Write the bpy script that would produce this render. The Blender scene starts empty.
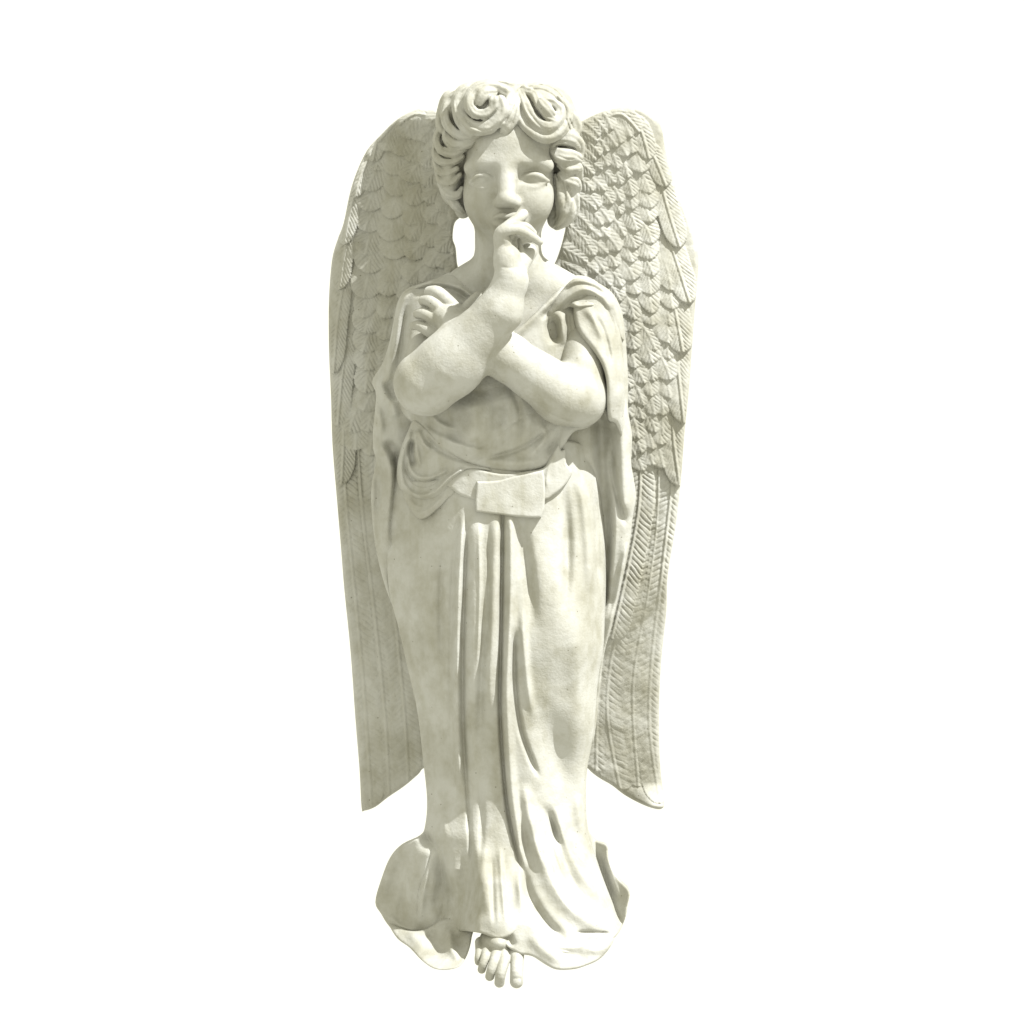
import bpy, math
import numpy as np

# ------------------------------------------------------------------ camera, world, sun
# 1 unit of the sculptor's grid = 2 mm; x to the right, y downward from the top of the
# frame, d toward the viewer.  The statue is 1.8 m tall.
S = 0.002
def W(x, y, d):
    return ((x - 512) * S, -(d - 70) * S, (988 - y) * S)

sc = bpy.context.scene
cam_d = bpy.data.cameras.new('camera')
cam = bpy.data.objects.new('camera', cam_d)
sc.collection.objects.link(cam)
CAMD = 20.0
cam.location = (0, -CAMD, (988 - 512) * S)
cam.rotation_euler = (math.radians(90), 0, 0)
cam_d.sensor_width = 36
cam_d.lens = 36 * CAMD / (1024 * S)
cam_d.clip_end = 200
sc.camera = cam

world = bpy.data.worlds.new('World')
sc.world = world
world.use_nodes = True
bg = world.node_tree.nodes['Background']
bg.inputs['Color'].default_value = (1.17, 1.155, 1.0, 1)
bg.inputs['Strength'].default_value = 0.485

sun_d = bpy.data.lights.new('sun', 'SUN')
sun_d.energy = 4.15
sun_d.angle = math.radians(0.6)
sun_d.color = (0.985, 0.985, 1.0)
sun = bpy.data.objects.new('sun', sun_d)
sc.collection.objects.link(sun)
SUN = (0.50, 0.31, 0.81)          # direction to the sun: right, toward viewer, up
from mathutils import Vector
sun.rotation_euler = Vector((SUN[0], -SUN[1], SUN[2])).to_track_quat('Z', 'Y').to_euler()
sc.view_settings.view_transform = 'Standard'
sc.view_settings.look = 'None'
sc.view_settings.exposure = 1.08
sc.view_settings.gamma = 1

# ------------------------------------------------------------------ material
def stone():
    m = bpy.data.materials.new('weathered_cast_stone')
    m.use_nodes = True
    nt = m.node_tree
    N, L = nt.nodes, nt.links
    b = N['Principled BSDF']
    tc = N.new('ShaderNodeTexCoord')
    def noise(scale, detail, rough=0.5):
        n = N.new('ShaderNodeTexNoise')
        n.inputs['Scale'].default_value = scale
        n.inputs['Detail'].default_value = detail
        n.inputs['Roughness'].default_value = rough
        L.new(tc.outputs['Object'], n.inputs['Vector'])
        return n
    def ramp(src, a, ca, b_, cb):
        r = N.new('ShaderNodeValToRGB')
        r.color_ramp.elements[0].position = a
        r.color_ramp.elements[0].color = ca
        r.color_ramp.elements[1].position = b_
        r.color_ramp.elements[1].color = cb
        L.new(src, r.inputs['Fac'])
        return r
    n1 = noise(5.5, 6, 0.6)
    r1 = ramp(n1.outputs['Fac'], 0.32, (0.305, 0.298, 0.246, 1), 0.56, (0.408, 0.406, 0.368, 1))
    n2 = noise(26, 5, 0.65)
    r2 = ramp(n2.outputs['Fac'], 0.3, (0.84, 0.83, 0.78, 1), 0.56, (1, 1, 1, 1))
    mx = N.new('ShaderNodeMix'); mx.data_type = 'RGBA'; mx.blend_type = 'MULTIPLY'
    mx.inputs['Factor'].default_value = 1
    L.new(r1.outputs['Color'], mx.inputs['A']); L.new(r2.outputs['Color'], mx.inputs['B'])
    # rain streaks: noise drawn out vertically
    mp = N.new('ShaderNodeMapping'); mp.inputs['Scale'].default_value = (16, 16, 2.6)
    L.new(tc.outputs['Object'], mp.inputs['Vector'])
    n4 = N.new('ShaderNodeTexNoise'); n4.inputs['Scale'].default_value = 1.0; n4.inputs['Detail'].default_value = 7; n4.inputs['Roughness'].default_value = 0.65
    L.new(mp.outputs['Vector'], n4.inputs['Vector'])
    r4 = ramp(n4.outputs['Fac'], 0.34, (0.80, 0.785, 0.70, 1), 0.52, (1, 1, 1, 1))
    mx4 = N.new('ShaderNodeMix'); mx4.data_type = 'RGBA'; mx4.blend_type = 'MULTIPLY'
    mx4.inputs['Factor'].default_value = 0.65
    L.new(mx.outputs['Result'], mx4.inputs['A']); L.new(r4.outputs['Color'], mx4.inputs['B'])
    mx = mx4
    # tiny dark pits of the casting
    vo = N.new('ShaderNodeTexVoronoi'); vo.inputs['Scale'].default_value = 55
    L.new(tc.outputs['Object'], vo.inputs['Vector'])
    r3 = ramp(vo.outputs['Distance'], 0.05, (1, 1, 1, 1), 0.10, (0, 0, 0, 1))
    sep = N.new('ShaderNodeSeparateColor'); L.new(vo.outputs['Color'], sep.inputs['Color'])
    gt = N.new('ShaderNodeMath'); gt.operation = 'GREATER_THAN'; gt.inputs[1].default_value = 0.76
    L.new(sep.outputs['Red'], gt.inputs[0])
    mu = N.new('ShaderNodeMath'); mu.operation = 'MULTIPLY'
    L.new(r3.outputs['Color'], mu.inputs[0]); L.new(gt.outputs[0], mu.inputs[1])
    mu2 = N.new('ShaderNodeMath'); mu2.operation = 'MULTIPLY'; mu2.inputs[1].default_value = 0.7
    L.new(mu.outputs[0], mu2.inputs[0])
    mx2 = N.new('ShaderNodeMix'); mx2.data_type = 'RGBA'
    L.new(mu2.outputs[0], mx2.inputs['Factor'])
    L.new(mx.outputs['Result'], mx2.inputs['A']); mx2.inputs['B'].default_value = (0.09, 0.08, 0.045, 1)
    L.new(mx2.outputs['Result'], b.inputs['Base Color'])
    b.inputs['Roughness'].default_value = 0.62
    b.inputs['Specular IOR Level'].default_value = 0.25
    nb = noise(190, 4, 0.6)
    nb2 = noise(45, 4, 0.6)
    bp = N.new('ShaderNodeBump'); bp.inputs['Strength'].default_value = 0.35; bp.inputs['Distance'].default_value = 0.0024
    L.new(nb.outputs['Fac'], bp.inputs['Height'])
    bp2 = N.new('ShaderNodeBump'); bp2.inputs['Strength'].default_value = 0.5; bp2.inputs['Distance'].default_value = 0.0022
    L.new(nb2.outputs['Fac'], bp2.inputs['Height']); L.new(bp.outputs['Normal'], bp2.inputs['Normal'])
    L.new(bp2.outputs['Normal'], b.inputs['Normal'])
    return m
STONE = stone()

# ------------------------------------------------------------------ the statue root
root = bpy.data.objects.new('angel_statue', None)
sc.collection.objects.link(root)
root.location = W(505, 988, 70)
root['label'] = 'pale stone angel statue with folded wings, crossed forearms and a hand at its chin'
root['category'] = 'statue'

def link_mesh(name, V, quads, parent=root, label=None):
    """V: (n,3) sculptor coordinates"""
    P = np.empty((len(V), 3), np.float32)
    rx, ry, rz = root.location
    P[:, 0] = (V[:, 0] - 512) * S - rx
    P[:, 1] = -(V[:, 2] - 70) * S - ry
    P[:, 2] = (988 - V[:, 1]) * S - rz
    me = bpy.data.meshes.new(name)
    me.vertices.add(len(P)); me.vertices.foreach_set('co', P.ravel())
    nq = len(quads)
    me.loops.add(nq * 4); me.loops.foreach_set('vertex_index', quads.ravel().astype(np.int32))
    me.polygons.add(nq)
    me.polygons.foreach_set('loop_start', np.arange(0, nq * 4, 4, dtype=np.int32))
    me.polygons.foreach_set('loop_total', np.full(nq, 4, np.int32))
    me.update(calc_edges=True)
    me.validate()
    me.shade_smooth()
    me.materials.append(STONE)
    o = bpy.data.objects.new(name, me)
    sc.collection.objects.link(o)
    o.parent = parent
    if label: o['label'] = label
    return o

# ------------------------------------------------------------------ curves and strokes
def curve(pts, n=6, closed=False):
    p = np.array(pts, float)
    m = len(p)
    if m < 3: return p
    out = []
    rng = range(m if closed else m - 1)
    for i in rng:
        if closed: a, b, c, d = p[(i-1) % m], p[i], p[(i+1) % m], p[(i+2) % m]
        else: a, b, c, d = p[max(i-1, 0)], p[i], p[i+1], p[min(i+2, m-1)]
        for t in np.linspace(0, 1, n, endpoint=False):
            out.append(0.5 * ((2*b) + (-a+c)*t + (2*a-5*b+4*c-d)*t*t + (-a+3*b-3*c+d)*t**3))
    if not closed: out.append(p[-1])
    return np.array(out)

def pline(X, Y, P):
    """distance, side sign, arclength fraction to polyline P (k,2)"""
    best = np.full(X.shape, 1e9, np.float32); sg = np.zeros(X.shape, np.float32); tt = np.zeros(X.shape, np.float32)
    seg = np.hypot(*(P[1:] - P[:-1]).T); cum = np.concatenate([[0], np.cumsum(seg)]); tot = cum[-1]
    for i in range(len(P) - 1):
        ax, ay = P[i]; dx, dy = P[i+1] - P[i]; l2 = dx*dx + dy*dy + 1e-9
        t = np.clip(((X-ax)*dx + (Y-ay)*dy) / l2, 0, 1)
        ex, ey = X - (ax + t*dx), Y - (ay + t*dy)
        d = ex*ex + ey*ey
        m = d < best
        best = np.where(m, d, best)
        sg = np.where(m, np.sign(dx*ey - dy*ex), sg)
        tt = np.where(m, (cum[i] + t*seg[i]) / tot, tt)
    return np.sqrt(best), sg, tt, tot

def strokes(X, Y, Z, lst):
    """each: (kind, amp, width, [(x,y),...], taper) ; g gaussian, v crease, s step (left side of travel raised)"""
    for st in lst:
        kind, amp, w, pts = st[:4]
        taper = st[4] if len(st) > 4 else 0.15
        P = curve(pts, 5)
        R = w * (3 if kind == 'g' else 5)
        m = (X > P[:, 0].min()-R) & (X < P[:, 0].max()+R) & (Y > P[:, 1].min()-R) & (Y < P[:, 1].max()+R)
        if not m.any(): continue
        r, sg, t, tot = pline(X[m], Y[m], P)
        if taper > 0:
            tp = np.clip(np.minimum(t, 1-t) / taper, 0, 1); tp = tp*tp*(3-2*tp)
        else: tp = 1
        if kind == 'g': h = np.exp(-(r/w)**2)
        elif kind == 'v': h = np.exp(-r/w)
        elif kind == 's': h = -np.tanh(sg*r/(w*0.35)) * np.exp(-(r/(w*2))**2)
        Z[m] += amp * h * tp
    return Z

def inside_poly(X, Y, P):
    ins = np.zeros(X.shape, bool)
    n = len(P)
    for i in range(n):
        x0, y0 = P[i]; x1, y1 = P[(i+1) % n]
        if y0 == y1: continue
        c = ((y0 > Y) != (y1 > Y))
        if not c.any(): continue
        xi = (x1-x0)*(Y-y0)/(y1-y0) + x0
        ins ^= c & (X < xi)
    return ins

def nearest(X, Y, P):
    best = np.full(X.shape, 1e12, np.float32); nx = np.zeros(X.shape, np.float32); ny = np.zeros(X.shape, np.float32)
    n = len(P)
    for i in range(n):
        ax, ay = P[i]; dx, dy = P[(i+1) % n] - P[i]; l2 = dx*dx + dy*dy + 1e-9
        t = np.clip(((X-ax)*dx + (Y-ay)*dy) / l2, 0, 1)
        qx, qy = ax + t*dx, ay + t*dy
        d = (X-qx)**2 + (Y-qy)**2
        m = d < best
        best = np.where(m, d, best); nx = np.where(m, qx, nx); ny = np.where(m, qy, ny)
    return np.sqrt(best), nx, ny

def relief(name, poly, front, back, step=1.0, smooth=True, label=None, n=4, parent=root):
    """closed carved slab: front(X,Y,dist) and back(X,Y,dist) give the two depths"""
    P = curve(poly, n, True) if smooth else np.array(poly, float)
    x0, y0 = P.min(0) - step*2; x1, y1 = P.max(0) + step*2
    gx = np.arange(x0, x1, step); gy = np.arange(y0, y1, step)
    X, Y = np.meshgrid(gx, gy)
    X = X.astype(np.float32); Y = Y.astype(np.float32)
    ins = inside_poly(X, Y, P)
    c = ins[:-1, :-1] | ins[1:, :-1] | ins[:-1, 1:] | ins[1:, 1:]
    used = np.zeros(ins.shape, bool)
    used[:-1, :-1] |= c; used[1:, :-1] |= c; used[:-1, 1:] |= c; used[1:, 1:] |= c
    idx = -np.ones(ins.shape, np.int64)
    nv = used.sum(); idx[used] = np.arange(nv)
    vx = X[used].copy(); vy = Y[used].copy(); vi = ins[used]
    dist, nx, ny = nearest(vx, vy, P)
    o = ~vi
    vx[o] = nx[o]; vy[o] = ny[o]; dist[o] = 0
    f = front(vx, vy, dist).astype(np.float32); b = back(vx, vy, dist).astype(np.float32)
    b = np.minimum(b, f - 0.3)
    V = np.concatenate([np.stack([vx, vy, f], 1), np.stack([vx, vy, b], 1)])
    a0 = idx[:-1, :-1][c]; a1 = idx[:-1, 1:][c]; a2 = idx[1:, 1:][c]; a3 = idx[1:, :-1][c]
    Q = [np.stack([a0, a3, a2, a1], 1), np.stack([a0, a1, a2, a3], 1) + nv]
    # rim walls
    pc = np.zeros((c.shape[0]+2, c.shape[1]+2), bool); pc[1:-1, 1:-1] = c
    def wall(mask, i, j):
        m = mask[c]; p, q = i[m], j[m]
        Q.append(np.stack([p, q, q + nv, p + nv], 1))
    wall(~pc[:-2, 1:-1], a0, a1); wall(~pc[1:-1, 2:], a1, a2)
    wall(~pc[2:, 1:-1], a2, a3); wall(~pc[1:-1, :-2], a3, a0)
    return link_mesh(name, V, np.concatenate(Q), parent, label)

def roundoff(dist, r, h=None):
    h = r if h is None else h
    q = np.clip(1 - dist / r, 0, 1)
    return h * (1 - np.sqrt(np.maximum(1 - q*q, 0)))

def tab(y, pairs):
    a = np.array(pairs, float)
    x, v = a[:, 0], a[:, 1]
    if len(x) < 3: return np.interp(y, x, v)
    h = np.diff(x); dl = np.diff(v)/h
    m = np.zeros(len(x))
    m[1:-1] = np.where(dl[1:]*dl[:-1] > 0, 2*dl[1:]*dl[:-1]/(dl[1:]+dl[:-1]+1e-12), 0)
    m[0], m[-1] = dl[0], dl[-1]
    yy = np.clip(y, x[0], x[-1])
    i = np.clip(np.searchsorted(x, yy) - 1, 0, len(x)-2)
    t = (yy-x[i])/h[i]
    return ((1+2*t)*(1-t)**2*v[i] + t*(1-t)**2*h[i]*m[i] + t*t*(3-2*t)*v[i+1] + t*t*(t-1)*h[i]*m[i+1]).astype(np.float32)

def sstep(a, b, x):
    t = np.clip((x-a)/(b-a), 0, 1)
    return t*t*(3-2*t)

# smooth value noise, used for hand-carved unevenness
_rng = np.random.RandomState(7)
_lat = _rng.rand(64, 64).astype(np.float32)
def vnoise(X, Y, sc_):
    x, y = (X*0.857+Y*0.515)/sc_, (Y*0.857-X*0.515)/sc_
    xi, yi = np.floor(x).astype(int), np.floor(y).astype(int)
    fx, fy = x-xi, y-yi
    fx = fx*fx*(3-2*fx); fy = fy*fy*(3-2*fy)
    g = lambda a, b: _lat[a % 64, b % 64]
    return (g(xi, yi)*(1-fx)*(1-fy) + g(xi+1, yi)*fx*(1-fy) + g(xi, yi+1)*(1-fx)*fy + g(xi+1, yi+1)*fx*fy) * 2 - 1

# ------------------------------------------------------------------ carved volumes
class Vol:
    def __init__(s, lo, hi, h):
        s.lo = np.array(lo, float); s.h = h
        s.n = [int(math.ceil((b-a)/h)) + 1 for a, b in zip(lo, hi)]
        s.V = np.full(s.n, 50.0, np.float32)
        s.ax = [s.lo[i] + np.arange(s.n[i]) * h for i in range(3)]
    def sub(s, lo, hi):
        sl = []
        for i in range(3):
            a = max(0, int((lo[i]-s.lo[i])/s.h)); b = min(s.n[i], int((hi[i]-s.lo[i])/s.h) + 2)
            if a >= b: return None
            sl.append(slice(a, b))
        return tuple(sl)
    def grid(s, sl):
        return (s.ax[0][sl[0]][:, None, None].astype(np.float32), s.ax[1][sl[1]][None, :, None].astype(np.float32),
                s.ax[2][sl[2]][None, None, :].astype(np.float32))
    def put(s, fn, lo, hi, k=3, mode='u'):
        pad = k + 4
        sl = s.sub([v-pad for v in lo], [v+pad for v in hi])
        if sl is None: return
        f = fn(*s.grid(sl)); v = s.V[sl]
        if mode == 'u':
            hh = np.maximum(k - np.abs(v-f), 0) / max(k, 1e-6)
            s.V[sl] = np.minimum(v, f) - hh*hh*k/4
        else:
            f = -f
            hh = np.maximum(k - np.abs(v-f), 0) / max(k, 1e-6)
            s.V[sl] = np.maximum(v, f) + hh*hh*k/4
    def ell(s, c, r, k=3, mode='u', rot=0):
        cr, sr = math.cos(math.radians(rot)), math.sin(math.radians(rot))
        def fn(x, y, z):
            dx, dy = x-c[0], y-c[1]
            u, v = dx*cr + dy*sr, -dx*sr + dy*cr
            q = np.sqrt((u/r[0])**2 + (v/r[1])**2 + ((z-c[2])/r[2])**2)
            g = np.sqrt((u/r[0]**2)**2 + (v/r[1]**2)**2 + ((z-c[2])/r[2]**2)**2) + 1e-6
            return (q*(q-1)/g).astype(np.float32)
        R = max(r) if rot else None
        rr = [R, R, r[2]] if rot else r
        s.put(fn, [c[i]-rr[i] for i in range(3)], [c[i]+rr[i] for i in range(3)], k, mode)
    def cone(s, a, ra, b, rb, k=3, mode='u'):
        a = np.array(a, float); b = np.array(b, float); d = b-a; l2 = float(d@d)+1e-9
        def fn(x, y, z):
            t = np.clip(((x-a[0])*d[0] + (y-a[1])*d[1] + (z-a[2])*d[2]) / l2, 0, 1)
            return (np.sqrt((x-a[0]-t*d[0])**2 + (y-a[1]-t*d[1])**2 + (z-a[2]-t*d[2])**2) - (ra + (rb-ra)*t)).astype(np.float32)
        R = max(ra, rb)
        s.put(fn, np.minimum(a, b)-R, np.maximum(a, b)+R, k, mode)
    def tube(s, pts, k=2, n=4, mode='u', strand=0, ns=5):
        """pts: (x,y,d,r)"""
        P = curve(pts, n)
        # union the chain first, then blend it once
        lo = (P[:, :3] - P[:, 3:4]).min(0); hi = (P[:, :3] + P[:, 3:4]).max(0)
        def fn(x, y, z):
            F = None
            for i in range(len(P)-1):
                a, b = P[i, :3], P[i+1, :3]; ra, rb = P[i, 3], P[i+1, 3]; d = b-a; l2 = float(d@d)+1e-9
                t = np.clip(((x-a[0])*d[0] + (y-a[1])*d[1] + (z-a[2])*d[2]) / l2, 0, 1)
                ex, ey, ez = x-a[0]-t*d[0], y-a[1]-t*d[1], z-a[2]-t*d[2]
                g = np.sqrt(ex**2 + ey**2 + ez**2) - (ra + (rb-ra)*t)
                if strand:
                    w = math.hypot(d[0], d[1]) + 1e-6
                    g = g + strand*np.cos(ns*np.arctan2((-ex*d[1]+ey*d[0])/w, ez) + 0.9)
                F = g if F is None else np.minimum(F, g)
            return F.astype(np.float32)
        s.put(fn, lo, hi, k, mode)
    def displace(s, fn2d, lo, hi, dmin=0):
        sl = s.sub(lo, hi)
        x, y, z = s.grid(sl)
        X, Y = np.meshgrid(x[:, 0, 0], y[0, :, 0], indexing='ij')
        D = fn2d(X.ravel(), Y.ravel()).reshape(X.shape)
        s.V[sl] -= D[:, :, None] * (z > dmin)
    def mesh(s):
        V = s.V; ins = V < 0
        nx, ny, nz = V.shape
        cnt = np.zeros((nx-1, ny-1, nz-1), np.uint8)
        for i in (0, 1):
            for j in (0, 1):
                for k in (0, 1):
                    cnt += ins[i:nx-1+i, j:ny-1+j, k:nz-1+k]
        act = (cnt > 0) & (cnt < 8)
        I = np.argwhere(act)
        idx = np.full(act.shape, -1, np.int64); idx[act] = np.arange(len(I))
        acc = np.zeros((len(I), 3)); num = np.zeros(len(I))
        cs = [(0,0,0),(1,0,0),(0,1,0),(1,1,0),(0,0,1),(1,0,1),(0,1,1),(1,1,1)]
        val = [V[I[:,0]+c[0], I[:,1]+c[1], I[:,2]+c[2]] for c in cs]
        for a in range(8):
            for b in range(a+1, 8):
                if sum(abs(p-q) for p, q in zip(cs[a], cs[b])) != 1: continue
                va, vb = val[a], val[b]
                m = (va < 0) != (vb < 0)
                t = va / np.where(m, va-vb, 1)
                for ax in range(3):
                    acc[:, ax] += np.where(m, cs[a][ax] + t*(cs[b][ax]-cs[a][ax]), 0)
                num += m
        P = s.lo + (I + acc/num[:, None]) * s.h
        Q = []
        for ax in range(3):
            sl0 = [slice(None)]*3; sl1 = [slice(None)]*3
            sl0[ax] = slice(0, -1); sl1[ax] = slice(1, None)
            A = ins[tuple(sl0)]; B = ins[tuple(sl1)]
            E = np.argwhere(A != B)
            o1, o2 = [(1, 2), (2, 0), (0, 1)][ax]
            E = E[(E[:, o1] > 0) & (E[:, o2] > 0) & (E[:, o1] < V.shape[o1]-1) & (E[:, o2] < V.shape[o2]-1)]
            fl = A[E[:, 0], E[:, 1], E[:, 2]]
            def cell(u, v):
                c = E.copy(); c[:, o1] += u; c[:, o2] += v
                return idx[c[:, 0], c[:, 1], c[:, 2]]
            q = np.stack([cell(-1, -1), cell(0, -1), cell(0, 0), cell(-1, 0)], 1)
            q[~fl] = q[~fl][:, ::-1]
            Q.append(q)
        Q = np.concatenate(Q)
        return P, Q[(Q >= 0).all(1)]

# ================================================================== WINGS
def feather_field(X, Y, H, shaft, w, h0, h1, barb, sp, ang=0.8, tipround=0.4, dome=1.0, groove=1.0, one=0):
    """raise H to a feather laid over the wing.  shaft: list of (x,y); w: half width"""
    P = curve(shaft, 4) if len(shaft) > 2 else np.array(shaft, float)
    R = w + 2
    m = (X > P[:, 0].min()-R) & (X < P[:, 0].max()+R) & (Y > P[:, 1].min()-R) & (Y < P[:, 1].max()+R)
    if not m.any(): return
    ex = P[-1] - P[-2]; ex = ex / (np.hypot(*ex)+1e-9)
    r, sg, t, tot = pline(X[m], Y[m], P)
    tip = np.clip((t - (1-tipround)) / tipround, 0, 1)
    ww = w * np.sqrt(np.maximum(1 - tip*tip, 0)) * (0.75 + 0.25*np.clip(t/0.3, 0, 1))
    over = ((X[m]-P[-1][0])*ex[0] + (Y[m]-P[-1][1])*ex[1]) > 0
    ok = (r < ww) & ~over
    s = r / np.maximum(ww, 0.5)
    L = t * tot
    h = h0 + h1 * t + dome * (1 - s*s)
    nz = vnoise(X[m], Y[m], 9.0)
    ph = (L - ang*r + 0.012*r*r + sg*sp*0.25 + 1.1*nz) / sp
    barb = barb * (0.75 + 0.5*vnoise(X[m]+31, Y[m], 14.0))
    h -= barb * np.clip(np.cos(2*np.pi*ph), 0, 1)**2 * np.clip(s*4, 0, 1) * (1 - 0.3*s)
    h += groove * (np.exp(-(r/1.3)**2) * 0.9 - np.exp(-((r-2.2)/1.0)**2) * 0.5)
    Hm = H[m]
    Hm = np.where(ok & (h > Hm), h, Hm)
    H[m] = Hm

def feather_list(side):
    """returns feathers of one wing as (shaft, halfwidth, h0, h1, barb, spacing, extras)"""
    rs = np.random.RandomState(3 if side > 0 else 11)
    out = []
    if side > 0:   # wing on the right of the picture
        outer = [((604,118),(622,113),(640,131),10,4), ((628,116),(641,128),(650,158),10,5), ((645,140),(656,158),(667,185),10,5.5),
                 ((660,172),(668,205),(681,246),12,6), ((668,232),(679,265),(691,302),13,6),
                 ((672,290),(678,320),(684,352),14,6), ((676,338),(680,380),(685,423),14,6), ((672,405),(675,445),(681,486),14,6)]
        inner_x = lambda y: tab(y, [(115,590),(140,582),(200,580),(250,572),(300,575),(400,600),(480,610)])
        outer_x = lambda y: tab(y, [(115,625),(140,640),(180,656),(240,666),(300,672),(400,668),(480,664)])
        ymax, prim = 458, [
            ([(641,430),(640,500),(630,560),(612,640)], 15, 3.2, 2.6),
            ([(660,440),(658,520),(648,600),(634,690),(640,790)], 13, 1.4, 3.0),
            ([(676,440),(672,490),(662,580),(653,660),(651,730),(662,806)], 15, 2.4, 2.8),
            ([(628,600),(612,660),(608,720),(622,795)], 17, 1.6, 3.2),
            ([(604,650),(598,710),(597,775)], 11, 2.0, 2.8)]
    else:
        outer = [((432,116),(414,113),(398,124),8,4.5), ((412,114),(396,120),(378,140),9,5), ((392,122),(378,136),(372,160),9,5.5), ((379,135),(362,168),(354,196),9,6),
                 ((362,168),(350,205),(343,243),10,6), ((350,222),(342,258),(338,288),10,6),
                 ((344,270),(336,320),(332,372),11,5.5), ((345,340),(340,380),(336,425),12,5), ((342,395),(342,440),(340,484),13,5)]
        inner_x = lambda y: tab(y, [(115,445),(140,448),(200,462),(250,462),(300,445),(400,425),(480,415)])
        outer_x = lambda y: tab(y, [(115,400),(140,384),(180,366),(240,356),(300,350),(400,352),(480,356)])
        ymax, prim = 452, [
            ([(374,430),(378,520),(392,600),(404,720),(408,800)], 14, 2.2, 2.8),
            ([(356,440),(362,520),(374,620),(384,720),(388,800)], 13, 1.4, 2.8),
            ([(341,440),(346,520),(355,610),(363,700),(370,812)], 14, 2.6, 3.0),
            ([(392,440),(400,520),(420,640),(424,780)], 12, 1.0, 2.8)]
    # covert scales on a slanting lattice that widens outward and downward
    th = math.radians(38)
    for i in range(-40, 41):
        for j in range(-40, 41):
            a0, b0 = (i + 0.5*(j % 2)) * (20.0 if side > 0 else 23.0), j * (14.0 if side > 0 else 16.5)
            px = a0*math.cos(th) - b0*math.sin(th); py = a0*math.sin(th) + b0*math.cos(th)
            # px along outward axis, py down
            y = 290 + py; 
            if y < 118 or y > ymax: continue
            u = (px + 60) / 110.0
            if u < 0.02 or u > 1.0: continue
            f = (y-118)/(ymax-118)
            xi, xo = inner_x(y), outer_x(y)
            wd = xo-xi
            x = xi + wd*u*(0.45+0.55*u) + rs.uniform(-2.2, 2.2)
            y += rs.uniform(-3, 3)
            sz = (7.2 + 5.0*u + 1.5*f) * rs.uniform(0.82, 1.22) * (1.0 if side > 0 else 1.2)
            ang = math.radians((64 - 46*u) * (1 - 0.3*f) + rs.uniform(-11, 11))
            ln = (22 + 12*u + 7*f) * rs.uniform(0.85, 1.25)
            dx, dy = side*math.sin(ang)*ln, math.cos(ang)*ln
            out.append(([(x-dx*0.6, y-dy*0.6), (x+dx*0.05+side*0.8, y), (x+dx*0.4, y+dy*0.4)], sz, rs.uniform(-0.6, 0.6), 3.4+1.4*u,
                        rs.uniform(0.5, 1.0), rs.uniform(4.2, 6.6), dict(tipround=0.5 if side > 0 else 0.42, dome=1.5, groove=0.25, ang=1.35)))
    for a, b, c, w, h in outer:
        out.append(([a, b, c], w, 0.4, h, 0.9, 5.2, dict(tipround=0.3, dome=1.5, groove=0.9, ang=1.6)))
    for sh, w, h0, sp in prim:
        out.append((sh, w, h0-1.0, 1.2, 1.2, sp*2.1, dict(tipround=0.06, dome=0.9, groove=1.0, ang=0.9)))
    return out

def wing(side, poly, base, scale_amp):
    F = feather_list(side)
    def front(X, Y, dist):
        H = np.zeros_like(X)
        for sh, w, h0, h1, barb, sp, kw in F:
            feather_field(X, Y, H, sh, w, h0, h1, barb, sp, **kw)
        low = sstep(0, 30, Y + (0.95*(X-690) if side > 0 else 0) - (545 if side > 0 else 480))
        Z = base(X, Y) + scale_amp*H*(1-0.6*low)
        Z += 0.35*vnoise(X, Y, 5) + 1.0*vnoise(X+50, Y, 23)
        return Z - roundoff(dist, 4.0, 5.0)
    def back(X, Y, dist):
        return base(X, Y) - 20 + roundoff(dist, 8, 8) + vnoise(X, Y, 17)
    poly = [(512 + (x-512)*1.01, 500 + (y-500)*1.012) for x, y in poly]
    return relief('wing', poly, front, back, step=0.75)

LW = [(446,132),(440,116),(428,111),(412,115),(396,124),(382,137),(368,152),(357,175),(350,197),(344,225),(337,243),(332,262),(329,300),(329,350),(331,400),
      (332,440),(335,480),(340,540),(344,590),(350,650),(355,720),(359,770),(361,808),(364,811),(375,807),(388,797),(404,786),(418,774),(425,767),(450,760),
      (470,700),(470,500),(470,300),(464,275),(458,268),(456,250),(453,240),(455,225),(462,218),(470,205),(478,180),(465,145)]
RW = [(560,150),(572,128),(582,124),(592,119),(605,114),(622,111),(640,112),(655,122),(661,132),(665,155),(672,180),(682,205),(690,225),(697,252),(697,275),
      (694,310),(691,350),(688,390),(684,430),(680,480),(675,525),(667,575),(666,610),(661,660),(659,710),(660,760),(664,800),(662,808),(654,808),(640,803),
      (625,795),(612,785),(600,778),(592,772),(588,768),(560,740),(540,600),(540,320),(548,278),(556,262),(563,240),(565,222),(556,200)]
def lbase(X, Y):
    u = (470 - X) / 130.0
    z = 36 - 58*u - 0.10*(Y-300)
    z += 14*np.exp(-((u-0.97+0.08*sstep(300,115,Y))/0.13)**2) * sstep(420, 200, Y)      # rolled leading edge
    z += 12*np.exp(-((Y-118)/14.0)**2)
    return z
def rbase(X, Y):
    u = (X - 560) / 130.0
    z = 26 - 4*u - 0.045*(Y-300)
    z -= 16*sstep(0.55, 1.1, u)*sstep(420, 200, Y)
    # lower half bends away below a slanting crease, shaped to imitate a shadow
    s = (Y - 560) + (X - 680)*(-1.05)*-1.0
    s = (Y + 0.95*(X-690) - 545) / 1.38
    s2 = np.maximum(s, 0)
    z -= 0.42*s2*np.clip(s2/25, 0, 1)*(1-0.0012*s2)
    z += 26*sstep(785, 812, Y)*sstep(628, 655, X)  # tip flared forward, shaped to catch the sun again
    return z
wing(-1, LW, lbase, 1.15)
wing(+1, RW, rbase, 1.0)

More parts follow.
